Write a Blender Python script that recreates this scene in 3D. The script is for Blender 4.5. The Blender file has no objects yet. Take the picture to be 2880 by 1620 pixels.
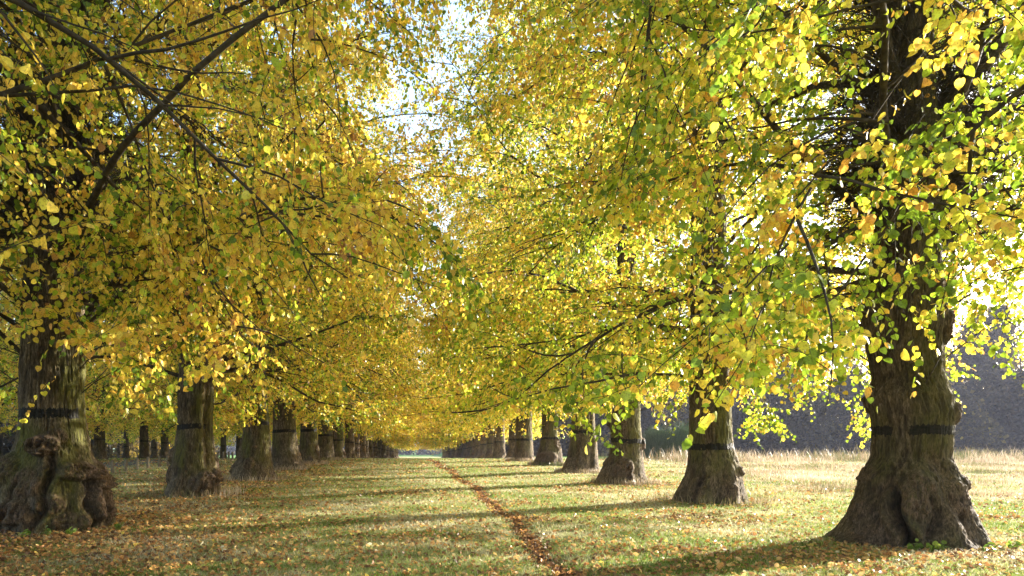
import bpy, math, random
import numpy as np
from mathutils import Vector

R = math.radians
SC = bpy.context.scene
COL = SC.collection
rng = np.random.default_rng(7)

# ------------------------------------------------------------------ camera
EYE = 1.60
cam = bpy.data.cameras.new("camera")
cam.lens = 24.0
cam.sensor_width = 36.0
cam.shift_x = 0.0905
cam.shift_y = 0.155
cam.clip_start = 0.1
cam.clip_end = 6000
camo = bpy.data.objects.new("camera", cam)
camo.location = (0, 0, EYE)
camo.rotation_euler = (R(90), 0, 0)
COL.objects.link(camo)
SC.camera = camo

# ------------------------------------------------------------------ sky and sun
SUN_EL, SUN_AZ = 16.0, 61.0          # azimuth measured clockwise from the view direction (+Y)
w = bpy.data.worlds.new("World")
SC.world = w
w.use_nodes = True
nt = w.node_tree
bg = nt.nodes["Background"]
sky = nt.nodes.new("ShaderNodeTexSky")
sky.sky_type = 'NISHITA'
sky.sun_disc = False
sky.sun_elevation = R(SUN_EL)
sky.sun_rotation = R(SUN_AZ)
sky.dust_density = 1.6
nt.links.new(sky.outputs[0], bg.inputs[0])
bg.inputs[1].default_value = 0.14
sl = bpy.data.lights.new("sun", 'SUN')
sl.energy = 5.0
sl.angle = R(0.5)
sl.color = (1.0, 0.93, 0.80)
so = bpy.data.objects.new("sun", sl)
so.location = (40, 25, 30)
dv = Vector((math.sin(R(SUN_AZ)) * math.cos(R(SUN_EL)), math.cos(R(SUN_AZ)) * math.cos(R(SUN_EL)), math.sin(R(SUN_EL))))
so.rotation_euler = dv.to_track_quat('Z', 'Y').to_euler()
COL.objects.link(so)

SC.view_settings.view_transform = 'Standard'
SC.view_settings.look = 'None'
SC.view_settings.exposure = 2.32
SC.view_settings.gamma = 1.0
SC.cycles.max_bounces = 10
SC.cycles.diffuse_bounces = 7
SC.cycles.glossy_bounces = 2
SC.cycles.transmission_bounces = 4
SC.cycles.transparent_max_bounces = 8
SC.cycles.volume_bounces = 0
SC.cycles.use_denoising = True
SC.cycles.denoiser = 'OPENIMAGEDENOISE'
SC.cycles.sample_clamp_indirect = 10

# ------------------------------------------------------------------ numpy noise
_perm = np.random.default_rng(99).permutation(256)
_perm = np.concatenate([_perm, _perm, _perm])
_val = np.random.default_rng(5).random(256)


def vnoise(p):
    p = np.asarray(p, dtype=np.float64)
    i = np.floor(p).astype(np.int64)
    f = p - i
    f = f * f * (3 - 2 * f)
    i &= 255
    out = 0
    for dx in (0, 1):
        wx = f[..., 0] if dx else 1 - f[..., 0]
        for dy in (0, 1):
            wy = f[..., 1] if dy else 1 - f[..., 1]
            for dz in (0, 1):
                wz = f[..., 2] if dz else 1 - f[..., 2]
                h = _perm[_perm[_perm[(i[..., 0] + dx) & 255] + ((i[..., 1] + dy) & 255)] + ((i[..., 2] + dz) & 255)]
                out = out + _val[h] * wx * wy * wz
    return out


def fbm(p, oct=4, gain=0.5):
    p = np.asarray(p, dtype=np.float64)
    a, s, n = 1.0, 0.0, 0.0
    for k in range(oct):
        s = s + a * vnoise(p * (2.03 ** k) + 17.3 * k)
        n += a
        a *= gain
    return s / n                       # 0..1


def xyz(x, y, z):
    x, y, z = np.broadcast_arrays(x, y, z)
    return np.stack([x, y, z], -1)


def sstep(a, b, x):
    t = np.clip((x - a) / (b - a), 0, 1)
    return t * t * (3 - 2 * t)


# ------------------------------------------------------------------ mesh helper
def mesh_from(name, verts, faces_flat, sizes, attrs=None, smooth=False):
    """faces_flat: flat vertex index array, sizes: per-face corner counts"""
    me = bpy.data.meshes.new(name)
    verts = np.ascontiguousarray(verts, dtype=np.float32).reshape(-1, 3)
    me.vertices.add(len(verts))
    me.vertices.foreach_set("co", verts.ravel())
    me.loops.add(len(faces_flat))
    me.loops.foreach_set("vertex_index", np.ascontiguousarray(faces_flat, dtype=np.int32))
    sizes = np.asarray(sizes, dtype=np.int32)
    starts = np.concatenate([[0], np.cumsum(sizes)[:-1]]).astype(np.int32)
    me.polygons.add(len(sizes))
    me.polygons.foreach_set("loop_start", starts)
    if smooth:
        me.polygons.foreach_set("use_smooth", np.ones(len(sizes), dtype=bool))
    for k, v in (attrs or {}).items():
        a = me.attributes.new(k, 'FLOAT', 'POINT')
        a.data.foreach_set("value", np.ascontiguousarray(v, dtype=np.float32))
    me.update(calc_edges=True)
    return me


def link(name, me, mat=None, parent=None, loc=None, rz=0.0, obj_mat=None):
    o = bpy.data.objects.new(name, me)
    COL.objects.link(o)
    if me is not None and mat is not None and len(me.materials) == 0:
        me.materials.append(mat)
    if obj_mat is not None:
        o.material_slots[0].link = 'OBJECT'
        o.material_slots[0].material = obj_mat
    if parent is not None:
        o.parent = parent
    if loc is not None:
        o.location = loc
    if rz:
        o.rotation_euler = (0, 0, rz)
    return o


def tag(o, label=None, cat=None, group=None, kind=None):
    if label: o['label'] = label
    if cat: o['category'] = cat
    if group: o['group'] = group
    if kind: o['kind'] = kind
    return o


def norm(v):
    return v / np.maximum(np.linalg.norm(v, axis=-1, keepdims=True), 1e-9)


def tubes(P, rad, S):
    """P (N,K,3), rad (N,K) -> verts, faces_flat, sizes"""
    N, K, _ = P.shape
    T = np.empty_like(P)
    T[:, 1:-1] = P[:, 2:] - P[:, :-2]
    T[:, 0] = P[:, 1] - P[:, 0]
    T[:, -1] = P[:, -1] - P[:, -2]
    T = norm(T)
    m = norm(P[:, -1] - P[:, 0])
    ref = np.zeros((N, 3))
    ref[np.arange(N), np.argmin(np.abs(m), axis=1)] = 1
    A = norm(np.cross(T, ref[:, None, :]))
    B = np.cross(T, A)
    ang = np.arange(S) * 2 * math.pi / S
    V = P[:, :, None, :] + rad[:, :, None, None] * (A[:, :, None, :] * np.cos(ang)[None, None, :, None] + B[:, :, None, :] * np.sin(ang)[None, None, :, None])
    idx = np.arange(N * K * S).reshape(N, K, S)
    a = idx[:, :-1, :]
    b = idx[:, 1:, :]
    q = np.stack([a, b, np.roll(b, -1, 2), np.roll(a, -1, 2)], -1).reshape(-1, 4)
    return V.reshape(-1, 3), q.ravel(), np.full(len(q), 4)


def merge(parts):
    vs, fs, ss, off = [], [], [], 0
    for v, f, s in parts:
        vs.append(v)
        fs.append(f + off)
        ss.append(s)
        off += len(v)
    return np.concatenate(vs), np.concatenate(fs), np.concatenate(ss)


# ------------------------------------------------------------------ materials
def new_mat(name):
    m = bpy.data.materials.new(name)
    m.use_nodes = True
    nt = m.node_tree
    nt.nodes.clear()
    out = nt.nodes.new("ShaderNodeOutputMaterial")
    return m, nt, out


def ramp(nt, stops, src, interp='LINEAR'):
    n = nt.nodes.new("ShaderNodeValToRGB")
    n.color_ramp.interpolation = interp
    e = n.color_ramp.elements
    while len(e) < len(stops):
        e.new(0.5)
    for k, (p, c) in enumerate(stops):
        e[k].position = p
        e[k].color = (*c, 1)
    nt.links.new(src, n.inputs[0])
    return n.outputs[0]


def attr(nt, name):
    n = nt.nodes.new("ShaderNodeAttribute")
    n.attribute_name = name
    return n.outputs['Fac']


def noise_node(nt, scale, detail=4, vec=None, rough=0.55, dist=0.0):
    n = nt.nodes.new("ShaderNodeTexNoise")
    n.inputs['Scale'].default_value = scale
    n.inputs['Detail'].default_value = detail
    n.inputs['Roughness'].default_value = rough
    n.inputs['Distortion'].default_value = dist
    if vec is not None:
        nt.links.new(vec, n.inputs['Vector'])
    return n.outputs['Fac']


def mapping(nt, scale, loc=(0, 0, 0)):
    tc = nt.nodes.new("ShaderNodeTexCoord")
    mp = nt.nodes.new("ShaderNodeMapping")
    mp.inputs['Scale'].default_value = scale
    mp.inputs['Location'].default_value = loc
    nt.links.new(tc.outputs['Object'], mp.inputs['Vector'])
    return mp.outputs[0]


def mixc(nt, fac, a, b, mode='MIX'):
    n = nt.nodes.new("ShaderNodeMix")
    n.data_type = 'RGBA'
    n.blend_type = mode
    for sock, v in ((n.inputs[0], fac), (n.inputs[6], a), (n.inputs[7], b)):
        if isinstance(v, (int, float)):
            sock.default_value = v
        elif isinstance(v, tuple):
            sock.default_value = (*v, 1)
        else:
            nt.links.new(v, sock)
    return n.outputs[2]


def leaf_material(name, stops, transl=0.52, spec=0.5, sat_t=1.0, rough=0.38):
    m, nt, out = new_mat(name)
    c = ramp(nt, stops, attr(nt, "tint"))
    # blotches on the blade
    bn = noise_node(nt, 55, 2, mapping(nt, (1, 1, 1)))
    c = mixc(nt, 1.0, c, ramp(nt, [(0.30, (0.62, 0.55, 0.5)), (0.5, (1, 1, 1)), (0.75, (1.08, 1.08, 1.08))], bn), 'MULTIPLY')
    p = nt.nodes.new("ShaderNodeBsdfPrincipled")
    p.inputs['Roughness'].default_value = rough
    p.inputs['Specular IOR Level'].default_value = spec
    nt.links.new(c, p.inputs['Base Color'])
    t = nt.nodes.new("ShaderNodeBsdfTranslucent")
    g = nt.nodes.new("ShaderNodeGamma")
    g.inputs[1].default_value = sat_t
    nt.links.new(c, g.inputs[0])
    nt.links.new(g.outputs[0], t.inputs[0])
    mx = nt.nodes.new("ShaderNodeMixShader")
    mx.inputs[0].default_value = transl
    nt.links.new(p.outputs[0], mx.inputs[1])
    nt.links.new(t.outputs[0], mx.inputs[2])
    nt.links.new(mx.outputs[0], out.inputs[0])
    return m


GREEN_D, GREEN, LIME = (0.15, 0.24, 0.02), (0.32, 0.46, 0.03), (0.60, 0.67, 0.05)
YEL, GOLD, ORANGE, BROWN = (0.92, 0.75, 0.09), (0.92, 0.65, 0.10), (0.80, 0.43, 0.07), (0.40, 0.20, 0.06)
LEAF_GOLD = leaf_material("leaf_gold", [(0.0, GREEN_D), (0.10, GREEN), (0.22, LIME), (0.36, YEL), (0.66, GOLD), (0.96, ORANGE), (1.0, BROWN)])
LEAF_MIX = leaf_material("leaf_mixed", [(0.0, GREEN_D), (0.14, GREEN), (0.31, LIME), (0.46, YEL), (0.78, GOLD), (0.97, ORANGE), (1.0, BROWN)])
LEAF_GREEN = leaf_material("leaf_green", [(0.0, GREEN_D), (0.22, GREEN), (0.45, LIME), (0.63, YEL), (0.90, GOLD), (1.0, ORANGE)])
LITTER = leaf_material("fallen_leaf", [(0.0, (0.15, 0.080, 0.045)), (0.25, (0.33, 0.165, 0.075)), (0.5, (0.58, 0.29, 0.09)), (0.72, (0.72, 0.47, 0.20)), (0.88, (0.80, 0.60, 0.12)), (1.0, (0.75, 0.66, 0.45))], transl=0.25, spec=0.08)
GRASS = leaf_material("grass_blade", [(0.0, (0.06, 0.12, 0.014)), (0.25, (0.16, 0.25, 0.03)), (0.5, (0.28, 0.33, 0.10)), (0.72, (0.42, 0.40, 0.21)), (1.0, (0.58, 0.52, 0.37))], transl=0.4, spec=0.12, rough=0.6)
DRY = leaf_material("dry_grass", [(0.0, (0.11, 0.13, 0.04)), (0.25, (0.24, 0.20, 0.09)), (0.5, (0.36, 0.27, 0.18)), (0.8, (0.50, 0.40, 0.28)), (1.0, (0.62, 0.52, 0.40))], transl=0.3, spec=0.15)
BROOM = leaf_material("broom_green", [(0.0, (0.04, 0.09, 0.03)), (0.6, (0.12, 0.20, 0.07)), (1.0, (0.24, 0.32, 0.14))], transl=0.3)
SEEDLING = leaf_material("seedling_green", [(0.0, (0.08, 0.16, 0.02)), (1.0, (0.25, 0.34, 0.05))], transl=0.5)
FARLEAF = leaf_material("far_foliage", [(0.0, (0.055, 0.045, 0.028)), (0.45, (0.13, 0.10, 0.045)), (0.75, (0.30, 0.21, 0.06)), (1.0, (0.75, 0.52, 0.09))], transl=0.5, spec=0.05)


def bark_material(name, green=0.5, tone=1.0):
    m, nt, out = new_mat(name)
    v1 = mapping(nt, (20, 20, 4.5))
    v2 = mapping(nt, (1.1, 1.1, 0.45), (3, 1, 0))
    v3 = mapping(nt, (55, 55, 14))
    v4 = mapping(nt, (2.6, 2.6, 1.5), (5, 5, 5))
    n1 = noise_node(nt, 1.0, 6, v1, 0.65, 0.6)
    n2 = noise_node(nt, 1.0, 4, v2)
    n3 = noise_node(nt, 1.0, 4, v3, 0.6, 0.4)
    n4 = noise_node(nt, 1.0, 4, v4, 0.6, 0.3)
    k = tone
    c1 = ramp(nt, [(0.28, (0.026 * k, 0.019 * k, 0.013 * k)), (0.48, (0.125 * k, 0.090 * k, 0.056 * k)), (0.72, (0.29 * k, 0.225 * k, 0.155 * k))], n1)
    c2 = ramp(nt, [(0.32, (0.22, 0.21, 0.20)), (0.62, (1.25, 1.25, 1.25))], n3)
    c = mixc(nt, 0.8, c1, c2, 'MULTIPLY')
    c = mixc(nt, 1.0, c, ramp(nt, [(0.32, (0.55, 0.50, 0.46)), (0.5, (1.0, 1.0, 1.0)), (0.68, (1.45, 1.42, 1.35))], n4), 'MULTIPLY')
    gmask = ramp(nt, [(0.48, (0, 0, 0)), (0.66, (green, green, green))], n2)
    c = mixc(nt, gmask, c, mixc(nt, n3, (0.03, 0.034, 0.008), (0.17, 0.165, 0.03)))
    red = mixc(nt, ramp(nt, [(0.35, (0, 0, 0)), (0.68, (1, 1, 1))], n3), (0.03, 0.017, 0.011), (0.21, 0.135, 0.092))
    bmk = nt.nodes.new("ShaderNodeMath"); bmk.operation = 'MULTIPLY'
    nt.links.new(attr(nt, "burl"), bmk.inputs[0])
    nt.links.new(ramp(nt, [(0.36, (0.25, 0.25, 0.25)), (0.58, (1, 1, 1))], n1), bmk.inputs[1])
    c = mixc(nt, bmk.outputs[0], c, red)
    c = mixc(nt, ramp(nt, [(0.0, (0.0, 0, 0)), (1.0, (0.62, 0.62, 0.62))], attr(nt, "fissure")), c, (0.018, 0.013, 0.009))
    p = nt.nodes.new("ShaderNodeBsdfPrincipled")
    p.inputs['Roughness'].default_value = 0.85
    p.inputs['Specular IOR Level'].default_value = 0.2
    nt.links.new(c, p.inputs['Base Color'])
    b = nt.nodes.new("ShaderNodeBump")
    b.inputs['Strength'].default_value = 1.0
    b.inputs['Distance'].default_value = 0.05
    add = nt.nodes.new("ShaderNodeMath")
    add.operation = 'MULTIPLY_ADD'
    nt.links.new(n3, add.inputs[0])
    add.inputs[1].default_value = 0.5
    nt.links.new(n1, add.inputs[2])
    nt.links.new(add.outputs[0], b.inputs['Height'])
    nt.links.new(b.outputs[0], p.inputs['Normal'])
    nt.links.new(p.outputs[0], out.inputs[0])
    return m


BARK = bark_material("lime_bark", 0.85, 0.92)
BARK_BROWN = bark_material("lime_bark_brown", 0.5, 0.72)
BARK_GREY = bark_material("lime_bark_grey", 0.5, 1.05)
BARK_DARK = bark_material("far_bark", 0.5, 0.8)


def simple_mat(name, a, b, scale, rough=0.9, vec_scale=(1, 1, 1), bump=0.0):
    m, nt, out = new_mat(name)
    n = noise_node(nt, scale, 5, mapping(nt, vec_scale))
    c = ramp(nt, [(0.3, a), (0.7, b)], n)
    p = nt.nodes.new("ShaderNodeBsdfPrincipled")
    p.inputs['Roughness'].default_value = rough
    p.inputs['Specular IOR Level'].default_value = 0.2
    nt.links.new(c, p.inputs['Base Color'])
    if bump:
        b_ = nt.nodes.new("ShaderNodeBump")
        b_.inputs['Strength'].default_value = bump
        b_.inputs['Distance'].default_value = 0.03
        nt.links.new(n, b_.inputs['Height'])
        nt.links.new(b_.outputs[0], p.inputs['Normal'])
    nt.links.new(p.outputs[0], out.inputs[0])
    return m


GREASE = simple_mat("grease_black", (0.004, 0.004, 0.004), (0.02, 0.017, 0.013), 14, 0.7, (1, 1, 2), 0.6)
TWIG = simple_mat("branch_bark", (0.022, 0.017, 0.012), (0.085, 0.066, 0.045), 9, 0.85, (1, 1, 1), 0.4)
ROADM = simple_mat("asphalt", (0.06, 0.065, 0.075), (0.10, 0.105, 0.12), 8, 0.8)
POSTM = simple_mat("post_wood", (0.10, 0.08, 0.055), (0.24, 0.19, 0.13), 9, 0.85, (6, 6, 1), 0.4)
DIRT = simple_mat("path_dirt", (0.07, 0.05, 0.033), (0.26, 0.19, 0.12), 22, 0.95, (1, 1, 1), 0.6)

# ground: short grass with straw, moss and leaf-strewn patches, dry meadow to the right
m, nt, out = new_mat("ground_grass")
na = noise_node(nt, 1.0, 5, mapping(nt, (0.45, 0.8, 1)))
nb = noise_node(nt, 1.0, 6, mapping(nt, (7, 12, 1)), 0.7)
nc = noise_node(nt, 1.0, 5, mapping(nt, (0.35, 0.7, 1), (9, 4, 0)))
nd = noise_node(nt, 1.0, 3, mapping(nt, (16, 22, 1), (2, 2, 0)), 0.7)
g = ramp(nt, [(0.30, (0.10, 0.13, 0.02)), (0.50, (0.22, 0.25, 0.08)), (0.70, (0.40, 0.36, 0.19))], nb)
g = mixc(nt, ramp(nt, [(0.35, (0, 0, 0)), (0.7, (0.7, 0.7, 0.7))], na), g, mixc(nt, nb, (0.24, 0.20, 0.10), (0.52, 0.45, 0.28)))
brown = ramp(nt, [(0.35, (0.10, 0.045, 0.02)), (0.5, (0.26, 0.12, 0.045)), (0.65, (0.46, 0.27, 0.10))], nd)
lm = nt.nodes.new("ShaderNodeMath"); lm.operation = 'MULTIPLY'
nt.links.new(attr(nt, "litter"), lm.inputs[0])
nt.links.new(ramp(nt, [(0.40, (0, 0, 0)), (0.55, (1, 1, 1))], nb), lm.inputs[1])
g = mixc(nt, lm.outputs[0], g, brown)
dryc = ramp(nt, [(0.3, (0.20, 0.15, 0.09)), (0.7, (0.45, 0.35, 0.24))], nb)
g = mixc(nt, attr(nt, "dry"), g, dryc)
g = mixc(nt, attr(nt, "lush"), g, mixc(nt, nb, (0.06, 0.13, 0.02), (0.13, 0.24, 0.04)))
p = nt.nodes.new("ShaderNodeBsdfPrincipled")
p.inputs['Roughness'].default_value = 0.95
p.inputs['Specular IOR Level'].default_value = 0.1
nt.links.new(g, p.inputs['Base Color'])
b_ = nt.nodes.new("ShaderNodeBump")
b_.inputs['Strength'].default_value = 0.8
b_.inputs['Distance'].default_value = 0.05
nt.links.new(nb, b_.inputs['Height'])
nt.links.new(b_.outputs[0], p.inputs['Normal'])
nt.links.new(p.outputs[0], out.inputs[0])
GROUNDM = m

# ------------------------------------------------------------------ terrain
_gy = np.array([-400, -20, 0, 18, 28, 38, 52, 62, 100, 160, 228, 350, 500, 900, 3000.])
_gz = np.array([0, 0, 0, 0, 0.12, 0.30, 0.50, 0.48, -0.15, -1.1, -2.2, -3.4, -3.6, -3.0, 6.0])


def path_x(y):
    return np.interp(y, [0, 8.5, 11, 20, 29, 47, 60, 110], [1.9, 1.93, 1.86, 2.1, 1.95, 1.25, 0.75, 0.4]) + 0.10 * np.sin(y * 0.55) + 0.05 * np.sin(y * 1.7 + 1)


def ground_z(x, y):
    x = np.asarray(x, float); y = np.asarray(y, float)
    z = np.interp(y, _gy, _gz)
    z = z + sstep(10, 18, x) * (np.interp(y, [62, 100, 130, 200, 3000], [0.40, 0.12, -0.15, -0.5, 6.0]) - np.interp(y, _gy, _gz)) * sstep(56, 64, y)
    near = 1 - sstep(60, 120, np.hypot(x, y))
    z = z + near * (0.10 * (fbm(xyz(x * 0.25, y * 0.25, 0.3), 3) - 0.5) + 0.05 * (fbm(xyz(x * 1.3, y * 1.3, 4.3), 3) - 0.5))
    z = z - 0.06 * np.exp(-((x - path_x(y)) / 0.28) ** 2) * (1 - sstep(60, 90, y))
    return z


S_ROW = 8.15
LX, RX = -7.4, 8.28


def litter_amt(x, y):
    """0..1 how leaf-strewn the ground is"""
    n = fbm(xyz(x * 0.33, y * 0.6, 2.2), 4)
    a = sstep(0.48, 0.70, n) * 0.75
    a = a + 0.9 * np.exp(-np.hypot(x - LX, (y - 12.5)) / 3.2) + 0.25 * sstep(-2, -9, x)
    a = a + 0.35 * np.exp(-np.abs(x - LX) / 3.0) + 0.8 * np.exp(-np.hypot((x - RX) / 1.6, (y - 11.0) / 1.2) ** 2)
    for tx, ty in ((-7.3, 22), (-7.3, 30.2), (-7.4, 38.3), (8.4, 19.7), (8.4, 27.9)):
        a = a + 0.6 * np.exp(-(np.hypot(x - tx, y - ty) / 1.8) ** 2)
    return np.clip(a, 0, 1)


def dry_amt(x, y):
    n = fbm(xyz(x * 0.12, y * 0.12, 7.7), 3)
    n2 = fbm(xyz(x * 0.25, y * 0.5, 3.3), 3)
    return (0.35 + 0.65 * sstep(0.40, 0.55, n2)) * sstep(13.5, 20, x + (n - 0.5) * 14 - 0.03 * (y - 25)) * sstep(10, 24, y) * (1 - sstep(64, 70, y))


def spaced(lo, hi, fine, grow):
    out = [0.0]
    st = fine
    while out[-1] < hi:
        out.append(out[-1] + st)
        if out[-1] > 14: st *= grow
    neg = [0.0]
    st = fine
    while neg[-1] > lo:
        neg.append(neg[-1] - st)
        if neg[-1] < -14: st *= grow
    return np.array(neg[:0:-1] + out)


gx = spaced(-2500, 2500, 0.16, 1.06)
gyv = np.concatenate([np.arange(-60, 4, 2.0), np.arange(4, 34, 0.16)])
st = 0.16
ys = [34.0]
while ys[-1] < 3000:
    ys.append(ys[-1] + st); st *= 1.035
gyv = np.concatenate([gyv, ys])
GX, GY = np.meshgrid(gx, gyv)
GZ = ground_z(GX, GY)
nx, ny = len(gx), len(gyv)
idx = np.arange(nx * ny).reshape(ny, nx)
q = np.stack([idx[:-1, :-1], idx[:-1, 1:], idx[1:, 1:], idx[1:, :-1]], -1).reshape(-1, 4)
lush = sstep(300, 340, GY) + sstep(64, 72, GY) * sstep(14, 22, GX) + sstep(-23.5, -25, GX) * sstep(40, 60, GY)
me = mesh_from("ground", xyz(GX, GY, GZ).reshape(-1, 3), q.ravel(), np.full(len(q), 4),
               {"litter": litter_amt(GX, GY).ravel(), "dry": dry_amt(GX, GY).ravel(), "lush": np.clip(lush, 0, 1).ravel()}, True)
tag(link("ground", me, GROUNDM), kind="structure")

# path: a narrow trodden track
py = np.concatenate([np.arange(2, 40, 0.12), np.arange(40, 105, 0.5)])
cols = np.linspace(-1, 1, 7)
wid = 0.05 + 0.09 * fbm(xyz(py * 1.5, 0 * py, 0.5), 3)
wl = wid * (0.8 + 0.7 * fbm(xyz(py * 5, 0 * py, 3.5), 2))
PX = path_x(py)[:, None] + cols[None] * wl[:, None]
PY = np.repeat(py[:, None], 7, 1)
PZ = ground_z(PX, PY) + 0.012
idx = np.arange(PX.size).reshape(PX.shape)
q = np.stack([idx[:-1, :-1], idx[:-1, 1:], idx[1:, 1:], idx[1:, :-1]], -1).reshape(-1, 4)
tag(link("path", mesh_from("path", xyz(PX, PY, PZ).reshape(-1, 3), q.ravel(), np.full(len(q), 4), None, True), DIRT), kind="structure")

# road on the left, behind the posts
ry = np.arange(10, 240, 2.0)
RXs = np.array([-22.6, -20.4, -18.6])
RXg = np.repeat(RXs[None], len(ry), 0)
RYg = np.repeat(ry[:, None], 3, 1)
RZg = ground_z(RXg, RYg) + 0.03
idx = np.arange(RXg.size).reshape(RXg.shape)
q = np.stack([idx[:-1, :-1], idx[:-1, 1:], idx[1:, 1:], idx[1:, :-1]], -1).reshape(-1, 4)
tag(link("road", mesh_from("road", xyz(RXg, RYg, RZg).reshape(-1, 3), q.ravel(), np.full(len(q), 4), None, True), ROADM), kind="structure")


# ------------------------------------------------------------------ trunks
def trunk_geo(prof, burls=(), clefts=(), seed=0, nth=200, nz=220, top=21.0, ribs=0.05, rough=1.0, roots=7):
    """prof: list of (z, left_x, right_x) relative to the trunk axis. returns mesh, and sampler(theta,z)->point"""
    pz = np.array([p[0] for p in prof]); pl = np.array([p[1] for p in prof]); pr = np.array([p[2] for p in prof])
    o = np.argsort(pz); pz, pl, pr = pz[o], pl[o], pr[o]
    zmax = pz[-1]
    rtop = (pr[-1] - pl[-1]) / 2
    pz = np.concatenate([pz, [zmax + (top - zmax) * 0.5, top]])
    pl = np.concatenate([pl, [-rtop * 0.55, -0.06]])
    pr = np.concatenate([pr, [rtop * 0.55, 0.06]])
    rs = np.random.default_rng(seed)
    ph = np.sort(rs.random(roots) * 2 * math.pi + np.arange(roots) * 0) if roots else []
    ph = [(k + 0.5 * (rs.random() - 0.5)) * 2 * math.pi / max(roots, 1) for k in range(roots)]
    am = [0.5 + rs.random() for _ in range(roots)]
    off = rs.random(3) * 60

    def f(th, z):
        cxl = np.interp(z, pz, pl); cxr = np.interp(z, pz, pr)
        c = (cxl + cxr) / 2
        r = (cxr - cxl) / 2
        # root fluting: between roots the foot falls back
        low = np.exp(-np.maximum(z, 0) / 0.55)
        fl = 0
        for k in range(roots):
            d = (th - ph[k] + math.pi) % (2 * math.pi) - math.pi
            fl = np.maximum(fl, am[k] * np.exp(-(d / 0.30) ** 2))
        side = np.abs(np.cos(th)) ** 6
        r2 = r * (1 + low * (0.22 * fl - 0.14) * (1 - 0.8 * side))
        C, Sn = np.cos(th), np.sin(th)
        P3 = xyz(C * 1.0 + off[0], Sn * 1.0 + off[1], z * 0.35 + off[2])
        r2 = r2 * (1 + ribs * 3.2 * (fbm(P3 * 1.6, 3) - 0.5))
        # medium lumps
        P4 = xyz(C * r + off[0], Sn * r + off[1], z + off[2])
        r2 = r2 + 0.07 * (fbm(P4 * 2.2, 4) - 0.5)
        bl = np.zeros_like(r2)
        for (bt, bz, ba, bw, bh) in burls:
            d = (th - R(bt) + math.pi) % (2 * math.pi) - math.pi
            e = (d * 0.62 / bw) ** 2 + ((z - bz) / bh) ** 2
            g = 1 - sstep(0.45, 1.2, e)
            lump = 0.35 + 1.0 * fbm(P4 * 4.5 + bt, 3) + 0.9 * (np.abs(fbm(P4 * 11 + bt, 3) - 0.5) * 2 - 0.1)
            r2 = r2 + ba * g * lump
            bl = np.maximum(bl, g * (0.55 if ba < 0 else 0.9) if ba > 0 else g * 0.4)
        for (ta, za, tb, zb_, dep, wd) in clefts:      # folds between root buttresses
            tt = np.clip((z - za) / (zb_ - za), 0, 1)
            tc = R(ta) + (R(tb) - R(ta)) * tt + 0.05 * np.sin(z * 9 + ta)
            d = ((th - tc + math.pi) % (2 * math.pi) - math.pi) * r
            ends = sstep(za - 0.12, za + 0.1, z) * (1 - sstep(zb_ - 0.25, zb_ + 0.1, z))
            r2 = r2 - dep * ends * np.exp(-(d / wd) ** 2) + 0.35 * dep * ends * np.exp(-((np.abs(d) - wd * 2.6) / (wd * 1.6)) ** 2)
            bl = np.maximum(bl, 0.7 * ends * np.exp(-(d / (wd * 1.6)) ** 2))
        # bark ridges
        P5 = xyz(C * r * 19 + 0.5 * np.sin(z * 2 + off[0]), Sn * r * 19, z * 2.6)
        rid = np.abs(fbm(P5, 3) - 0.5) * 2
        r2 = r2 + rough * 0.042 * (0.25 - rid)
        fis = np.clip(rid * 3.2 - 0.35, 0, 1)
        rid2 = fbm(xyz(C * r * 38, Sn * r * 38, z * 9), 2) - 0.5
        r2 = r2 + rough * 0.022 * rid2
        return c, r2, bl, fis

    za = np.linspace(-0.15, 4.2, int(nz * 0.7))
    zb = np.linspace(4.2, top, nz - len(za) + 1)[1:]
    z = np.concatenate([za, zb])
    th = np.arange(nth) * 2 * math.pi / nth
    TH, Z = np.meshgrid(th, z)
    c, r2, bl, fis = f(TH, Z)
    X = c + np.cos(TH) * r2
    Y = np.sin(TH) * r2
    V = xyz(X, Y, Z)
    n1, n0 = V.shape[:2]
    idx = np.arange(n1 * n0).reshape(n1, n0)
    q = np.stack([idx[:-1], np.roll(idx[:-1], -1, 1), np.roll(idx[1:], -1, 1), idx[1:]], -1).reshape(-1, 4)
    me = mesh_from("trunk", V.reshape(-1, 3), q.ravel(), np.full(len(q), 4), {"burl": bl.ravel(), "fissure": fis.ravel()}, True)
    return me, f


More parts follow.
